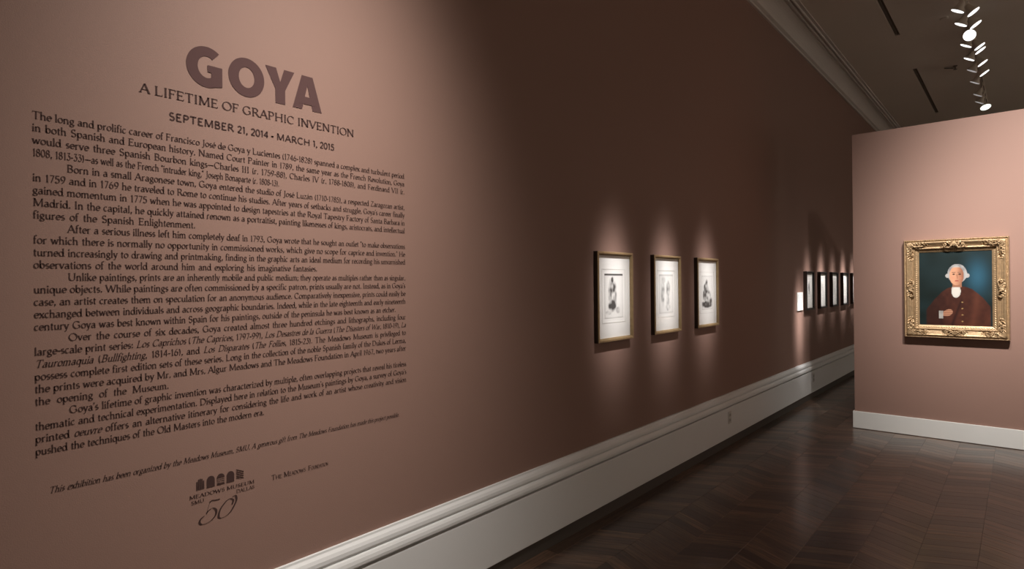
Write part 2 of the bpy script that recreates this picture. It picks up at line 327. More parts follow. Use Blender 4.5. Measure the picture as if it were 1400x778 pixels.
def glyph(ch, T=5.2, t=1.7, serif=True, seg=10):
    adv, src = GL[ch]; vs, fs = [], []
    hw = (lambda a: t + (T - t) * abs(sin(a - radians(22))) ** 1.6) if T != t else (lambda a: T)
    for tok in src.split('|'):
        k, *v = tok.split(); v = [float(q) for q in v]
        if k == 'L' or (k == 'T' and serif):
            pts = [(v[i], v[i + 1]) for i in range(0, len(v), 2)]; stroke(vs, fs, pts, hw if k == 'L' else (lambda a: 1.8))
        elif k == 'A':
            cx, cy, rx, ry, a0, a1 = v; n = max(3, int(abs(a1 - a0) / 360 * seg * 1.6))
            stroke(vs, fs, [(cx + rx * cos(radians(a0 + (a1 - a0) * i / n)), cy + ry * sin(radians(a0 + (a1 - a0) * i / n))) for i in range(n + 1)], hw)
        elif k == 'S' and serif: stroke(vs, fs, [(v[0] - 9, v[1]), (v[0] + 9, v[1])], lambda a: 2.1)
        elif k == 'V' and serif: stroke(vs, fs, [(v[0] - 8, v[1] - 5), (v[0], v[1])], lambda a: 2)
        elif k == 'D': stroke(vs, fs, [(v[0] - T, v[1]), (v[0] + T, v[1])], lambda a: T)
    return adv, vs, fs
CACHE = {}
def line_geo(text, em, y0, y1, z, V, F, style='r', justify=True, X=.0012, italic=()):
    """sets text on the long wall between y0 and y1 with its baseline at z"""
    st = {'r': (6.0, 1.9, True), 'b': (6.3, 6.3, False), 'm': (6.4, 2.0, True)}[style]
    runs = []; it = False; tot = 0; sp = 0
    for ch in text:
        if ch == '_': it = not it; continue
        if ch == ' ': runs.append((None, it)); sp += 1; continue
        if (ch, style) not in CACHE: CACHE[(ch, style)] = glyph(ch, *st)
        runs.append((CACHE[(ch, style)], it)); tot += CACHE[(ch, style)][0] * (.92 if it else 1)
    W = (y1 - y0) / em * 100 if y1 else None; spw = 26; sx = 1
    if W and justify:
        nat = tot + sp * spw
        if sp and .85 < (W - tot) / (sp * spw) < 2.4: spw = (W - tot) / sp
        else: sx = W / nat
    cx = 0
    for g, itl in runs:
        if g is None: cx += spw; continue
        adv, vs, fs = g; k = len(V)
        for px, pz in vs:
            a = px * (.92 if itl else 1) + (pz * .26 if itl else 0)
            V.append((X, y0 + (cx + a) * sx * em / 100, z + pz * em / 100))
        F += [tuple(k + i for i in f[::-1]) for f in fs]; cx += adv * (.92 if itl else 1)
wt = thing('wall_text', 'dark vinyl exhibition title, essay and museum emblem lettered on the long mauve wall', 'wall lettering', (0, 1.07, .77))
def fix(o):  # children keep world place under the empty
    o.parent = wt; o.matrix_parent_inverse = Matrix.Translation((0, -1.07, -.77)); return o
def text_part(name, lines, m=M_text):
    V, F = [], []
    for a in lines: line_geo(*a[:5], V, F, **(a[5] if len(a) > 5 else {}))
    return fix(mesh_obj(name, V, F, m))
# big grotesque title letters
def poly_letter(loops):
    bm = bmesh.new()
    for lp in loops: bm.faces.new([bm.verts.new(p) for p in lp])
    return bm
def ribbon_letter(V, F): return mesh_obj('title_letter', V, F, M_title)
TZ0, TZ1 = 2.318, 2.455; H = TZ1 - TZ0
def on_wall(pts): return [(.0014, a, TZ0 + b * H) for a, b in pts]
def ring(y0, y1, a0, a1, ty=.038, tz=.034, n=48, dz=.004):
    cy, cz = (y0 + y1) / 2, .5; ry = (y1 - y0) / 2; rz = .5 + dz / H; V, F = [], []
    for i in range(n + 1):
        a = radians(a0 + (a1 - a0) * i / n)
        V += [(.0014, cy + ry * cos(a), TZ0 + (cz + rz * sin(a)) * H), (.0014, cy + (ry - ty) * cos(a), TZ0 + (cz + (rz - tz / H) * sin(a)) * H)]
    for i in range(n): F.append((2 * i, 2 * i + 1, 2 * i + 3, 2 * i + 2))
    return V, F
LY = dict(G=(.805, .927), O=(.949, 1.084), Y=(1.089, 1.208), A=(1.200, 1.328))
V, F = ring(LY['G'][0], LY['G'][1] + .016, 52, 316)
k = len(V); V += on_wall([(.876, .56), (.927, .56), (.927, .06), (.889, .0), (.889, .38), (.876, .38)]); F += [(k, k + 5, k + 4, k + 1), (k + 1, k + 4, k + 3, k + 2)]
V = V[:k] + [(.0019, p[1], p[2]) for p in V[k:]]
fix(ribbon_letter(V, F))
fix(ribbon_letter(*ring(*LY['O'], 0, 360)))
a, b = LY['Y']; c = (a + b) / 2; s = .020
V = on_wall([(a, 1), (a + .043, 1), (c, .62), (b - .043, 1), (b, 1), (c + s, .40), (c + s, 0), (c - s, 0), (c - s, .40)])
fix(ribbon_letter(V, [(0, 8, 2, 1), (2, 5, 4, 3), (8, 7, 6, 5), (8, 5, 2)]))
a, b = LY['A']; c = (a + b) / 2
V = on_wall([(a, 0), (a + .041, 0), (c, .72), (b - .041, 0), (b, 0), (c + .024, 1), (c - .024, 1), (a + .028, .16), (b - .028, .16), (b - .040, .38), (a + .040, .38)])
V = V[:7] + [(.0019, p[1], p[2]) for p in V[7:]]
fix(ribbon_letter(V, [(0, 1, 2, 6), (2, 3, 4, 5), (6, 2, 5), (7, 8, 9, 10)]))
def word_parts(name, text, em, y0, y1, z, style):
    nat = lambda t: sum(26 if c == ' ' else GL[c][0] for c in t); k = (y1 - y0) / nat(text); pos = 0
    for wd in text.split(' '):
        a = y0 + nat(text[:pos]) * k; text_part(name, [(wd, em, a, a + nat(wd) * k, z, dict(style=style))]); pos += len(wd) + 1
word_parts('subtitle_word', 'A LIFETIME OF GRAPHIC INVENTION', .043, .660, 1.484, 2.248, 'm')
word_parts('date_word', 'SEPTEMBER 21, 2014 - MARCH 1, 2015', .036, .748, 1.386, 2.174, 'b')
PARAS = [
["The long and prolific career of Francisco Jos\u00e9 de Goya y Lucientes (1746-1828) spanned a complex and turbulent period",
 "in both Spanish and European history. Named Court Painter in 1789, the same year as the French Revolution, Goya",
 "would serve three Spanish Bourbon kings\u2014Charles III (r. 1759-88), Charles IV (r. 1788-1808), and Ferdinand VII (r.",
 "1808, 1813-33)\u2014as well as the French \"intruder king,\" Joseph Bonaparte (r. 1808-13).@1.14"],
[">Born in a small Aragonese town, Goya entered the studio of Jos\u00e9 Luz\u00e1n (1710-1785), a respected Zaragozan artist,",
 "in 1759 and in 1769 he traveled to Rome to continue his studies. After years of setbacks and struggle, Goya's career finally",
 "gained momentum in 1775 when he was appointed to design tapestries at the Royal Tapestry Factory of Santa Barbara in",
 "Madrid. In the capital, he quickly attained renown as a portraitist, painting likenesses of kings, aristocrats, and intellectual",
 "figures of the Spanish Enlightenment.@.83"],
[">After a serious illness left him completely deaf in 1793, Goya wrote that he sought an outlet \"to make observations",
 "for which there is normally no opportunity in commissioned works, which give no scope for caprice and invention.\" He",
 "turned increasingly to drawing and printmaking, finding in the graphic arts an ideal medium for recording his unvarnished",
 "observations of the world around him and exploring his imaginative fantasies.@1.3"],
[">Unlike paintings, prints are an inherently mobile and public medium; they operate as multiples rather than as singular,",
 "unique objects. While paintings are often commissioned by a specific patron, prints usually are not. Instead, as in Goya's",
 "case, an artist creates them on speculation for an anonymous audience. Comparatively inexpensive, prints could easily be",
 "exchanged between individuals and across geographic boundaries. Indeed, while in the late eighteenth and early nineteenth",
 "century Goya was best known within Spain for his paintings, outside of the peninsula he was best known as an etcher.@1.70"],
[">Over the course of six decades, Goya created almost three hundred etchings and lithographs, including four",
 "large-scale print series: _Los Caprichos_ (_The Caprices_, 1797-99), _Los Desastres de la Guerra_ (_The Disasters of War_, 1810-19), _La_",
 "_Tauromaquia_ (_Bullfighting_, 1814-16), and _Los Disparates_ (_The Follies_, 1815-23). The Meadows Museum is privileged to",
 "possess complete first edition sets of these series. Long in the collection of the noble Spanish family of the Dukes of Lerma,",
 "the prints were acquired by Mr. and Mrs. Algur Meadows and The Meadows Foundation in April 1967, two years after",
 "the opening of the Museum.@.74"],
[">Goya's lifetime of graphic invention was characterized by multiple, often overlapping projects that reveal his tireless",
 "thematic and technical experimentation. Displayed here in relation to the Museum's paintings by Goya, a survey of Goya's",
 "printed _oeuvre_ offers an alternative itinerary for considering the life and work of an artist whose creativity and vision",
 "pushed the techniques of the Old Masters into the modern era.@1.07"]]
row = 0; Y0, Y1 = .381, 1.757
for para in PARAS:
    ls = []
    for t in para:
        z = 2.103 - row * (2.103 - 1.113) / 27; y0 = Y0; y1 = Y1
        if '@' in t: t, e = t.split('@'); y1 = float(e)
        if t[0] == '>': t = t[1:]; y0 += .082
        ls.append((t, .0315, y0, y1, z)); row += 1
    text_part('paragraph', ls)
text_part('credit_line', [("_This exhibition has been organized by the Meadows Museum, SMU. A generous gift from The Meadows Foundation has made this project possible._", .0262, .411, 1.712, .993)])
V, F = [], []
line_geo('T', .027, 1.096, None, .855, V, F, justify=False); line_geo('HE', .020, 1.113, None, .855, V, F, justify=False)
line_geo('M', .027, 1.146, None, .855, V, F, justify=False); line_geo('EADOWS', .020, 1.169, 1.240, .855, V, F)
line_geo('F', .027, 1.250, None, .855, V, F, justify=False); line_geo('OUNDATION', .020, 1.264, 1.341, .855, V, F)
fix(mesh_obj('sponsor_name', V, F, M_text))
# emblem: five arched panels, two lines of lettering and a script numeral
def bar(V, F, p): k = len(V); V += [(.0014, a, b) for a, b in p]; F.append(tuple(range(k, k + len(p))))
def arch_top(u): return .889 + .024 + .015 * sqrt(max(0, 1 - u * u))
for i in range(5):
    y0 = .824 + i * .0345; wd = .0275; c = y0 + wd / 2; V, F = [], []
    if i in (1, 3):
        bar(V, F, [(y0, .889), (y0 + wd, .889)] + [(c + wd / 2 * cos(radians(a)), .914 + .015 * sin(radians(a))) for a in range(0, 181, 15)])
    elif i == 0:
        for j in range(5):
            u = (j - 2) / 2.2; a = y0 + j * wd / 5; bar(V, F, [(a, .889), (a + .0042, .889), (a + .0042, arch_top(u)), (a, arch_top(u))])
    elif i == 2:
        bar(V, F, [(c + wd / 2 * cos(radians(a)), .914 + .015 * sin(radians(a))) for a in range(0, 181, 15)])
        for j in range(4): z = .889 + j * .0062; bar(V, F, [(y0, z), (y0 + wd, z), (y0 + wd, z + (.0042 if j == 0 else .002)), (y0, z + (.0042 if j == 0 else .002))])
    else:
        for j in range(5):
            z = .897 + j * .0076; lo = lambda q: max(.889, q); bar(V, F, [(y0, lo(z)), (y0 + wd, lo(z - .013)), (y0 + wd, lo(z - .0095)), (y0, lo(z + .0035))])
    fix(mesh_obj('emblem_arch', V, F, M_text))
text_part('emblem_lettering', [('MEADOWS MUSEUM', .0175, .800, 1.03, .863, dict(style='m')), ('SMU', .0175, .806, .850, .843, dict(style='m')), ('DALLAS', .0175, .962, 1.03, .843, dict(style='m'))])
V, F = [], []
def ell(cy, cz, ra, rb, tilt, a0, a1, n=26):
    return [(cy + ra * cos(radians(a)) * cos(tilt) - rb * sin(radians(a)) * sin(tilt), cz + ra * cos(radians(a)) * sin(tilt) + rb * sin(radians(a)) * cos(tilt)) for a in [a0 + (a1 - a0) * i / n for i in range(n + 1)]]
nb = lambda a: .0007 + .0032 * abs(sin(a - radians(10))) ** 2
def catmull(P, n=7):
    out = []
    for i in range(len(P) - 1):
        p = [P[max(i - 1, 0)], P[i], P[i + 1], P[min(i + 2, len(P) - 1)]]
        for j in range(n):
            t = j / n; out.append(tuple(.5 * (2 * p[1][k] + (p[2][k] - p[0][k]) * t + (2 * p[0][k] - 5 * p[1][k] + 4 * p[2][k] - p[3][k]) * t * t + (3 * p[1][k] - p[0][k] - 3 * p[2][k] + p[3][k]) * t ** 3) for k in (0, 1)))
    return out + [P[-1]]
P2, F2 = [], []
stroke(P2, F2, catmull([(.947, .832), (.9586, .8358), (.961, .815), (.9406, .782), (.918, .769), (.900, .772), (.900, .790), (.912, .811), (.934, .829), (.950, .822), (.946, .806)]), nb)
stroke(P2, F2, catmull([(.856, .799), (.8654, .8086), (.8792, .8127), (.8897, .802), (.8868, .7837), (.8689, .7686), (.8455, .7649), (.8341, .772), (.8361, .784), (.8497, .7937)]), nb)
stroke(P2, F2, [(.858, .803), (.864, .822), (.8696, .8392)], lambda a: .0007)
stroke(P2, F2, catmull([(.868, .836), (.876, .8405), (.886, .8385), (.9033, .838)]), lambda a: .0019)
fix(mesh_obj('emblem_numeral', [(.0014, a, b) for a, b in P2], [f[::-1] for f in F2], M_text))

# ---------------------------------------------------------------- prints on the long wall
M_print = attr_mat('etching_ink_on_paper', .85)
def paint_grid(name, nu, nv, place, fn, m, parent):
    V = []; C = []
    for j in range(nv + 1):
        for i in range(nu + 1):
            u, v = i / nu, j / nv; V.append(place(u, v)); C.append((*fn(u, v), 1))
    F = [(j * (nu + 1) + i, j * (nu + 1) + i + 1, (j + 1) * (nu + 1) + i + 1, (j + 1) * (nu + 1) + i) for j in range(nv) for i in range(nu)]
    o = mesh_obj(name, V, F, m, parent); ca = o.data.color_attributes.new('Col', 'FLOAT_COLOR', 'POINT')
    ca.data.foreach_set('color', np.array(C, float).ravel()); return o
def vn(u, v, s, seed):
    """small value noise"""
    x, y = u * s + seed * 17.3, v * s + seed * 9.1; xi, yi = math.floor(x), math.floor(y); fx, fy = x - xi, y - yi
    def h(a, b): q = sin(a * 127.1 + b * 311.7 + seed * 74.7) * 43758.5453; return q - math.floor(q)
    fx = fx * fx * (3 - 2 * fx); fy = fy * fy * (3 - 2 * fy)
    return (h(xi, yi) * (1 - fx) + h(xi + 1, yi) * fx) * (1 - fy) + (h(xi, yi + 1) * (1 - fx) + h(xi + 1, yi + 1) * fx) * fy
def sketch(seed, blobs, dark=1.0, bar=0.):
    def fn(u, v):
        ink = .06
        for cu, cv, ru, rv, k in blobs:
            d = ((u - cu) / ru) ** 2 + ((v - cv) / rv) ** 2
            if d < 1.6: ink = max(ink, k * max(0, 1 - max(0, d - .5) / 1.1) * (.25 + 1.1 * vn(u, v, 11, seed)))
        e = min(u, 1 - u, v, 1 - v)
        if e < .03: ink = max(ink, .18)
        if v > .955 and bar: ink = max(ink, bar)
        ink = min(.95, ink * dark + .05 * vn(u, v, 30, seed + 1)); g = .80 * (1 - ink)
        return (g, g * .985, g * .95)
    return fn
# frame geometry in local coordinates: x out of the wall, y along it, z up, origin at the middle of the back
def picture(name, label, yc, zc, w_, h_, fw, fd, mframe, sk, psize, pofs, group, ledge=.0):
    t = thing(name, label, 'picture', (0, yc, zc), group)
    for side in range(4):
        bm = bmesh.new(); hw, hh = w_ / 2, h_ / 2
        # profile across the rail (distance from outer edge, height)
        prof = [(0, 0), (0, fd * .86), (fw * .12, fd), (fw * .55, fd), (fw * .7, fd * .9), (fw, fd * .72), (fw, 0)]
        vv = []
        for e in (-1, 1):
            for dd, hgt in prof:
                if side < 2: sgn = 1 if side == 0 else -1; vv.append((hgt, e * (hw - dd), sgn * (hh - dd)))
                else: sgn = 1 if side == 2 else -1; vv.append((hgt, sgn * (hw - dd), e * (hh - dd)))
        bv = [bm.verts.new(v) for v in vv]; n = len(prof)
        for i in range(n):
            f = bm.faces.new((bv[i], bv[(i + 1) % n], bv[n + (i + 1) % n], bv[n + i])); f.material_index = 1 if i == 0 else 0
        bm.faces.new(bv[:n]); bm.faces.new(bv[n:])
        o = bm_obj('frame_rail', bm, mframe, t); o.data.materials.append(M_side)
    iw, ih = w_ / 2 - fw, h_ / 2 - fw
    bm = bmesh.new(); box(bm, .004, fd * .5, -iw, iw, -ih, ih); m_ = bm_obj('mat_board', bm, M_matb, t)
    # bevelled window round the sheet
    pw, ph = psize; py, pz = pofs
    bm = bmesh.new(); x = fd * .5 + .0012
    for a, b, c, d in ((-pw / 2 - .03, pw / 2 + .03, ph / 2 + .03, ph / 2 + .033), (-pw / 2 - .03, pw / 2 + .03, -ph / 2 - .033, -ph / 2 - .03), (-pw / 2 - .033, -pw / 2 - .03, -ph / 2 - .033, ph / 2 + .033), (pw / 2 + .03, pw / 2 + .033, -ph / 2 - .033, ph / 2 + .033)):
        box(bm, fd * .5, x, py + a, py + b, pz + c, pz + d)
    bm_obj('mat_bevel', bm, M_plate, t)
    paint_grid('print_sheet', 40, 60, lambda u, v: (fd * .5 + .001, py + (u - .5) * pw, pz + (v - .5) * ph), sk, M_print, t)
    bm = bmesh.new(); box(bm, fd * .66, fd * .66 + .002, -iw, iw, -ih, ih); bm_obj('glass_pane', bm, M_glass, t)
    return t
g = 'gilt framed prints nearest the wall text'
s1 = sketch(1, [(.42, .86, .07, .07, 1.2), (.42, .68, .16, .14, .95), (.30, .55, .10, .3, .7), (.55, .5, .1, .3, .65), (.40, .28, .2, .13, 1.15), (.72, .17, .12, .07, .7), (.2, .12, .15, .05, .4)], 1, .9)
s2 = sketch(2, [(.25, .55, .13, .36, .6), (.62, .62, .14, .2, .75), (.60, .3, .12, .2, .45), (.62, .14, .16, .09, .5), (.35, .85, .12, .08, .4)], .8, .35)
s3 = sketch(3, [(.46, .8, .09, .09, .75), (.40, .62, .2, .16, 1.05), (.28, .42, .16, .18, .9), (.62, .36, .2, .2, .7), (.5, .16, .46, .10, 1.25), (.75, .24, .2, .12, 1.05)], .95, .12)
FR = dict(w_=.475, h_=.625, fw=.026, fd=.036)
picture('framed_print', 'gilt-framed print nearest the wall text, with a thin dark band over a standing figure', 3.605, 1.508, mframe=M_oak, sk=s1, psize=(.245, .31), pofs=(-.01, .005), group=g, **FR)
picture('framed_print', 'gilt-framed print in the middle of the near three, with a very faint sketch', 4.412, 1.508, mframe=M_oak, sk=s2, psize=(.245, .31), pofs=(-.01, .005), group=g, **FR)
picture('framed_print', 'gilt-framed print with a dark heaped base, right of the faint sketch', 5.219, 1.508, mframe=M_oak, sk=s3, psize=(.245, .31), pofs=(0, .0), group=g, **FR)
gf = 'black framed prints beyond the partition'
LAB = ['black-framed print next to the small white text panel, seen beyond the partition edge', 'second black-framed print counting from the small white text panel', 'third black-framed print counting from the small white text panel, middle of the far row', 'fourth black-framed print from the small white text panel, last one seen whole', 'black-framed print half hidden behind the mauve partition edge']
for i in range(5):
    sk = sketch(5 + i, [(.45, .62, .25, .28, 1.0 if i == 0 else .5), (.5, .3, .3, .15, .6 if i == 0 else .35)], .9 if i == 0 else .6, .2)
    picture('framed_print', LAB[i], 8.61 + i * .6985, 1.475, .375, .52, .026, .045, M_dark, sk, (.15, .21), (0, .02), gf)
lp = thing('text_panel', 'small white text panel on the long wall before the black-framed prints', 'wall label', (0, 8.225, 1.34))
bm = bmesh.new(); box(bm, 0, .012, -.125, .125, -.118, .118, .0015); bm_obj('panel_board', bm, mat('label_card', (.88, .89, .86), .6), lp)
V, F = [], []
for j in range(11):
    wv = .095 if j % 4 != 3 else .05; k = len(V); z = .085 - j * .0165
    V += [(.0126, -.1, z), (.0126, -.1 + 2 * wv, z), (.0126, -.1 + 2 * wv, z + .0035), (.0126, -.1, z + .0035)]; F.append((k, k + 1, k + 2, k + 3))
mesh_obj('panel_printing', V, F, mat('label_ink', (.35, .35, .34), .7), lp)

# ---------------------------------------------------------------- outlets in the baseboard
def outlet(y, label):
    t = thing('wall_outlet', label, 'outlet', (.03, y, .284), 'outlets in the tall baseboard')
    bm = bmesh.new(); box(bm, 0, .005, -.036, .036, -.058, .058, .002); bm_obj('cover_plate', bm, M_plate, t)
    for s in (-1, 1):
        bm = bmesh.new(); box(bm, .005, .0075, -.017, .017, s * .024 - .015, s * .024 + .015, .001); r = bm_obj('receptacle', bm, mat('outlet_grey', (.48, .47, .44), .5), t)
        bm = bmesh.new()
        for q in (-.007, .007): box(bm, .0075, .0079, q - .0015, q + .0015, s * .024 - .005, s * .024 + .006)
        bm_obj('slot', bm, M_gap, r)
outlet(5.70, 'white outlet in the baseboard nearer the viewer, past the gilt-framed prints')
outlet(8.75, 'white outlet in the baseboard farther along, below the black-framed prints')

# ---------------------------------------------------------------- portrait on the partition
FX0, FX1, FZ0, FZ1, FB, FD, FW = 1.272, 2.104, 1.02, 2.008, 7.28, .085, .128
cxp, czp = (FX0 + FX1) / 2, (FZ0 + FZ1) / 2
pt = thing('framed_portrait', 'oil portrait of a grey-haired sitter in brown, in a carved gold frame on the partition', 'painting', (cxp, FB, czp))
hw, hh = (FX1 - FX0) / 2, (FZ1 - FZ0) / 2
def prof_h(c):  # height across the rail, c = 0 outer .. 1 inner
    if c < .07: return .62 + .3 * sin(c / .07 * pi / 2)
    if c < .14: return .92 - .22 * (c - .07) / .07
    if c < .24: return .70 + .3 * sin((c - .14) / .10 * pi / 2)
    if c < .66: return 1.0 - .42 * sin((c - .24) / .42 * pi / 2) ** 1.3
    if c < .74: return .58 + .16 * sin((c - .66) / .08 * pi)
    if c < .9: return .50 - .08 * (c - .74) / .16
    return .42 - .1 * sin((c - .9) / .1 * pi / 2)
for side in range(4):
    NL, NC = 240, 30; V, F, Fm = [], [], []
    half = hw if side < 2 else hh
    for i in range(NL + 1):
        for j in range(NC + 1):
            c = j / NC; e = (i / NL * 2 - 1) * (half - c * FW); dist = half - abs(e)
            h_ = prof_h(c); s_ = e
            orn = max(0, 1 - max(0, abs(e) - .05) / .05) if True else 0
            orn = max(orn, max(0, 1 - max(0, dist - .17) / .05))
            if .24 < c < .66:
                band = sin((c - .24) / .42 * pi)
                carve = .24 * (sin(s_ * 190 + 6 * sin(c * 9)) * sin(c * 24 + s_ * 60)) + .3 * (vn(s_ * 9, c * 1.0, 9, side + 3) - .5)
                h_ += orn * band * (carve + .04) + (1 - orn) * band * .05 * sin(c * 60)
            if .07 < c < .14: h_ += .05 * sin(s_ * 420)
            if .74 < c < .9: h_ += .05 * sin(s_ * 300) * sin(c * 40)
            d = c * FW; y = -FD * h_
            if side < 2: V.append((e, y, (1 if side == 0 else -1) * (hh - d)))
            else: V.append(((1 if side == 2 else -1) * (hw - d), y, e))
    for i in range(NL):
        for j in range(NC): a = i * (NC + 1) + j; F.append((a, a + 1, a + NC + 2, a + NC + 1))
    k = len(V)   # outer side wall down to the wall plane, and the inner rebate
    for i in range(NL + 1):
        x_, y_, z_ = V[i * (NC + 1)]; V.append((x_, -.004, z_))
    for i in range(NL + 1):
        x_, y_, z_ = V[i * (NC + 1) + NC]; V.append((x_, -.02, z_))
    for i in range(NL):
        F.append((i * (NC + 1), (i + 1) * (NC + 1), k + i + 1, k + i)); q = k + NL + 1; F.append((i * (NC + 1) + NC, q + i, q + i + 1, (i + 1) * (NC + 1) + NC))
    bm = bmesh.new(); bv = [bm.verts.new(v) for v in V]
    for f in F: bm.faces.new([bv[i] for i in f])
    bm_obj('frame_rail', bm, M_gold, pt, True)
def spiral(cx, cz, r0, turns, a0, sgn, y=-.072):
    out = []
    for i in range(22):
        t = i / 21; a = a0 + sgn * turns * 2 * pi * t; r = r0 * (1 - .78 * t)
        out.append((cx + r * cos(a), y - .010 * t, cz + r * sin(a)))
    return out
def ornament(kind, cx, cz, ang):
    bm = bmesh.new()
    if kind == 'corner':   # local frame: +x,+z point to the inside of the frame
        for m_ in (0, 1):
            P = [spiral(.075, .04, .026, 1.2, 2.2, -1), spiral(.125, .045, .018, 1.1, 3.0, 1), spiral(.045, .045, .02, 1.0, .8, 1), [(.02, -.07, .02), (.05, -.082, .03), (.09, -.082, .065), (.15, -.07, .06), (.185, -.06, .05)]]
            for q in P:
                q = [((z if m_ else x), y, (x if m_ else z)) for x, y, z in q]; tube(bm, q, lambda t: .0075 * (1 - .6 * t) + .001)
        for a in range(5):
            d = radians(20 + a * 12.5); q = [(.02 + cos(d) * r, -.078 - .008 * sin(r * 40), .02 + sin(d) * r) for r in (0, .02, .04, .06, .075)]; tube(bm, q, lambda t: .007 * (1 - .7 * t) + .001)
    else:                  # centre cartouche: x along the rail, z across it
        for s in (-1, 1):
            for q in (spiral(s * .03, .045, .022, 1.2, pi / 2, s), spiral(s * .068, .055, .016, 1.1, pi / 2, -s), [(0, -.08, .03), (s * .03, -.085, .075), (s * .07, -.075, .08), (s * .105, -.065, .06)], [(s * .01, -.08, .025), (s * .05, -.078, .022), (s * .09, -.07, .035)]):
                tube(bm, q, lambda t: .0065 * (1 - .6 * t) + .001)
        for a in range(5):
            d = radians(50 + a * 20); q = [(cos(d) * r, -.080 - .008 * sin(r * 40), .028 + sin(d) * r) for r in (0, .018, .036, .05)]; tube(bm, q, lambda t: .0065 * (1 - .7 * t) + .001)
    M = Matrix.Translation((cx, 0, cz)) @ Matrix.Rotation(ang, 4, 'Y')
    bmesh.ops.transform(bm, matrix=M, verts=bm.verts)
    bm_obj('corner_ornament' if kind == 'corner' else 'centre_ornament', bm, M_gold, pt, True)
for sx, sz, an in ((-1, -1, 0), (1, -1, -pi / 2), (1, 1, pi), (-1, 1, pi / 2)): ornament('corner', sx * (hw - .006), sz * (hh - .006), an)
for x_, z_, an in ((0, -hh + .006, 0), (hw - .006, 0, -pi / 2), (0, hh - .006, pi), (-hw + .006, 0, pi / 2)): ornament('centre', x_, z_, an)
# generic painted sitter (colours only; a stand-in, not the real picture)
def smooth(a, b, x): t = min(1, max(0, (x - a) / (b - a))); return t * t * (3 - 2 * t)
def mixc(a, b, t): return tuple(p * (1 - t) + q * t for p, q in zip(a, b))
M_oil = attr_mat('oil_paint', .6, bump=(90, .15)); M_oil.node_tree.nodes['Principled BSDF'].inputs['Specular IOR Level'].default_value = .2
def portrait(u, v):
    u = .5 + (u - .535) / 1.13; v = .30 + (v - .30) / 1.10 if v > .30 else v
    n = vn(u, v, 7, 2); n2 = vn(u, v, 26, 4)
    c = mixc((.004, .010, .009), (.009, .021, .023), n)
    c = mixc(c, (.025, .10, .16), .8 * math.exp(-(((u - .74) / .13) ** 2 + ((v - .62) / .2) ** 2)))
    # coat: sloping shoulders
    sh = .505 - 1.9 * max(0, abs(u - .52) - .06) ** 1.75
    wv = sh + .008 * (n2 - .5)
    coat = smooth(wv + .006, wv - .006, v) * smooth(.10, .13, u) * smooth(.90, .88, u)
    cc = mixc((.032, .009, .006), (.085, .025, .014), n * .6 + n2 * .4); cc = mixc(cc, (.11, .035, .02), .6 * math.exp(-((u - .74 + .15 * (.4 - v)) / .05) ** 2)); cc = mixc(cc, (.012, .005, .004), .75 * smooth(.44, .2, u) * (.4 + .6 * n))
    cc = mixc(cc, (.02, .006, .005), .8 * math.exp(-((u - .50 - .35 * (v - .2)) / .02) ** 2) * smooth(.42, .3, v))
    cc = mixc(cc, (.02, .006, .005), .7 * math.exp(-((u - .27 + .2 * (v - .2)) / .03) ** 2) * smooth(.3, .15, v))
    c = mixc(c, cc, coat)
    # lapels and buttons
    if coat > .5:
        for k in range(4):
            if hypot(u - .56, (v - .06 - k * .085) * 1.25) < .010: c = (.35, .22, .09)
    # cravat
    crv = ((u - .485) / (.055 + .03 * (.5 - v))) ** 2 + ((v - .455) / .085) ** 2
    if crv < 1: c = mixc((.62, .60, .55), (.30, .28, .26), .7 * (n2) * smooth(.2, 1, crv))
    # neck, head
    if abs(u - .50) < .055 and .50 < v < .58: c = (.30, .14, .085)
    hd = ((u - .50) / .118) ** 2 + ((v - .665) / .118) ** 2
    if hd < 1 and v > .56: c = mixc((.42, .41, .40), (.20, .20, .21), n2)
    curl = min(hypot((u - .388), (v - .64) * 1.2), hypot((u - .617), (v - .64) * 1.2))
    if curl < .033: c = mixc((.45, .44, .43), (.22, .22, .23), n2)
    fc = ((u - .493) / .088) ** 2 + ((v - .640) / .118) ** 2
    if fc < 1:
        c = mixc((.60, .31, .19), (.22, .085, .05), smooth(.2, 1.0, (u - .42) / .17) * .85 + .12 * n2); c = mixc(c, (.55, .20, .13), .35 * math.exp(-(((abs(u - .495) - .045) / .02) ** 2 + ((v - .615) / .02) ** 2)))
        if v > .735: c = mixc(c, (.40, .38, .36), smooth(.735, .75, v))
        for ex in (.458, .530):
            if ((u - ex) / .018) ** 2 + ((v - .657) / .008) ** 2 < 1: c = (.06, .03, .02)
            if ((u - ex) / .024) ** 2 + ((v - .681) / .006) ** 2 < 1: c = (.22, .12, .08)
        if abs(u - .497 - .1 * (.66 - v)) < .007 and .605 < v < .655: c = mixc(c, (.25, .10, .06), .6)
        if ((u - .495) / .026) ** 2 + ((v - .577) / .008) ** 2 < 1: c = (.34, .08, .06)
    # one hand resting low on the coat
    hnd = ((u - .38) / .065) ** 2 + ((v - .17 - .25 * (u - .38)) / .045) ** 2
    if hnd < 1: c = mixc((.50, .25, .15), (.20, .08, .05), .5 + .5 * sin((v - .17) * 260))
    if .27 < u < .325 and abs(v - .145) < .055: c = mixc((.5, .48, .44), (.25, .24, .23), n2)
    return c
iw, ih = hw - FW, hh - FW
bm = bmesh.new(); box(bm, -iw - .01, iw + .01, -.022, -.004, -ih - .01, ih + .01); bm_obj('canvas_board', bm, M_dark, pt)
paint_grid('painted_canvas', 150, 190, lambda u, v: ((u - .5) * 2 * iw, -.0235, (v - .5) * 2 * ih), portrait, M_oil, pt)

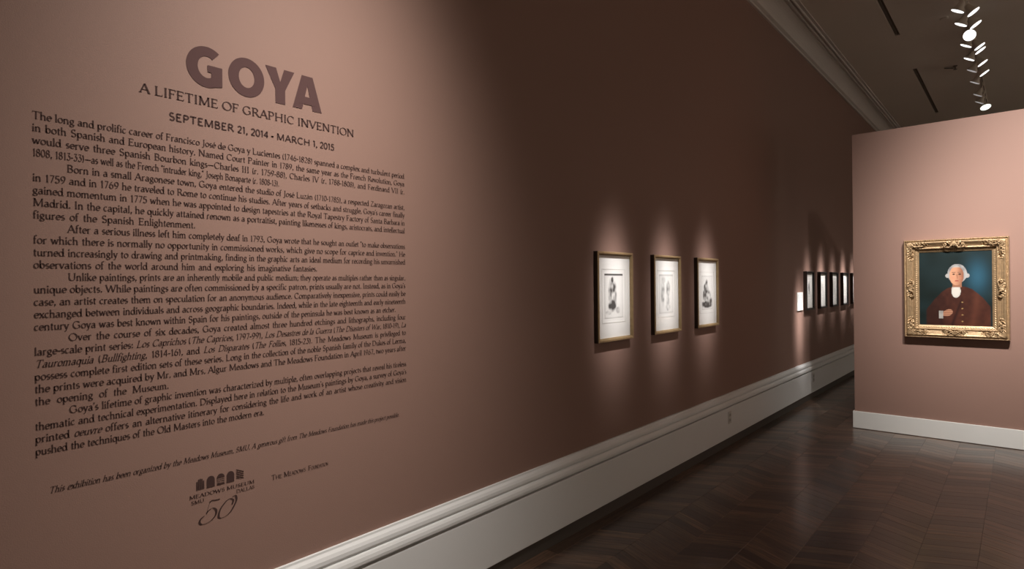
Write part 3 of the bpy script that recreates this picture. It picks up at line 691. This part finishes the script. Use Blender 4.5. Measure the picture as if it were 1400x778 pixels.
# ---------------------------------------------------------------- ceiling fittings
for i, (x0, x1, y0, y1) in enumerate(SL):
    t = thing('ceiling_slot', ['narrow dark linear slot in the ceiling cut off by the top edge of the photo', 'narrow dark linear slot in the ceiling farther in, ending above the partition'][i], 'air slot', ((x0 + x1) / 2, (y0 + y1) / 2, CEIL), 'linear slots in the ceiling')
    L = (y1 - y0) / 2; W = (x1 - x0) / 2
    bm = bmesh.new(); box(bm, -W, W, -L, L, .018, .024); bm_obj('slot_liner', bm, M_slot, t)
    bm = bmesh.new()
    for s in (-1, 1): box(bm, s * W - .003, s * W + .003, -L, L, -.002, .05)
    bm_obj('slot_rim', bm, M_lamp, t)
    bm = bmesh.new(); box(bm, -.003, .003, -L, L, .004, .05); bm_obj('slot_blade', bm, M_slot, t)
tr = thing('light_track', 'thin pale lighting track running along the ceiling beside the long wall', 'track', (1.738, 6.8, CEIL))
bm = bmesh.new(); box(bm, -.016, .016, -6.6, 6.9, -.022, 0, .002); bm_obj('track_channel', bm, M_ceil, tr)
bm = bmesh.new(); box(bm, -.005, .005, -6.6, 6.9, -.0225, -.0215); bm_obj('conductor_slot', bm, M_slot, tr)
def head(x, y, n, label, lens, rad=.066, z=4.6, power=0, aim=None, beam=19):
    n = Vector(n).normalized(); t = thing('track_light', label, 'spotlight', (x, y, z), 'spotlights on the ceiling track')
    q = Vector((0, 0, 1)).rotation_difference(-n).to_matrix().to_4x4()   # local +z points backwards from the lens
    bm = bmesh.new(); lathe(bm, [(rad, 0), (rad * 1.04, .004), (rad * .95, .02), (rad * .6, .05), (rad * .42, .10), (rad * .25, .112)], q); bm_obj('housing', bm, M_lamp, t, True)
    bm = bmesh.new(); lathe(bm, [(rad * .93, -.004), (rad * .97, -.001), (rad * .97, .001)], q); bm_obj('lens', bm, lens, t)
    top = Vector((1.738 - x, 0, CEIL - .022 - z))
    back = (q @ Vector((0, 0, .09)))
    bm = bmesh.new(); tube(bm, [tuple(top), tuple(Vector((top.x, 0, top.z - .04))), tuple(back)], .007); bm_obj('stem', bm, M_lamp, t)
    bm = bmesh.new(); box(bm, top.x - .014, top.x + .014, -.05, .05, top.z - .03, top.z, .003); bm_obj('adapter', bm, M_lamp, t)
    if power: spot('lens_beam', tuple(Vector((x, y, z)) + n * .02), aim, power, beam, 1.0, (1, .95, .92), sig=.38 if beam < 20 else .7)
LT = (-.479, .09, -.87); RT = (.55, .09, -.83)
ordn = ['first', 'second', 'third', 'fourth', 'fifth', 'sixth', 'seventh', 'eighth']
Ls = [(8.235, 'b', 1.34, 8.225), (8.696, 'b', 1.47, 8.61), (9.526, 'b', 1.47, 9.31), (10.135, 'b', 1.47, 10.0), (10.73, 'd', 1.47, 10.705), (11.398, 'd', 1.47, 11.4), (12.207, 'd', 1.47, 12.1), (12.739, 'd', 1.47, 12.8)]
for i, (y, k, az, ay) in enumerate(Ls):
    head(1.672, y, LT, '%s track spotlight facing the long wall, %s from the photo top' % ('bright white' if k == 'b' else 'dim grey', ordn[i]),
         M_lens if k == 'b' else M_lensd, power=(2600, 1300, 2300, 1200, 2800, 1800, 900, 500)[i], aim=(0, ay, az + (-.25 if i == 0 else .06)), beam=15)
Rs = [8.382, 8.815, 9.673, 9.85, 10.443, 10.965]
for i, y in enumerate(Rs):
    head(1.804, y, RT, 'bright thin track spotlight tilted away from the long wall, %s from the photo top' % ordn[i], M_lens, power=400, aim=(5.5, y + 1, 1.5), beam=90)
head(1.729, 9.147, (.05, -.93, -.35), 'large round bright spotlight facing the viewer, biggest on the ceiling track', M_lens, rad=.066)
head(1.738, 13.147, (.25, -.38, -.89), 'greenish white spotlight at the far end of the ceiling track', M_lensg, rad=.078)
t = thing('sprinkler', 'small dark sprinkler head hanging from the ceiling left of the track', 'sprinkler', (1.46, 11.03, CEIL))
bm = bmesh.new(); lathe(bm, [(.03, -.006), (.03, 0)]); bm_obj('escutcheon', bm, M_slot, t)
bm = bmesh.new(); lathe(bm, [(.008, -.05), (.012, -.03), (.012, 0)]); bm_obj('sprinkler_body', bm, M_slot, t)
bm = bmesh.new(); lathe(bm, [(.024, -.056), (.026, -.053), (.006, -.05)]); tube(bm, [(-.02, 0, -.03), (-.12, -.1, -.035)], .008); bm_obj('deflector', bm, M_plinth, t)
t = thing('ceiling_plate', 'faint pale round cap flush on the ceiling left of the track', 'ceiling cap', (1.497, 8.94, CEIL))
bm = bmesh.new(); lathe(bm, [(.035, -.012), (.045, -.006), (.048, 0)]); bm_obj('plate_disc', bm, M_ceil, t)
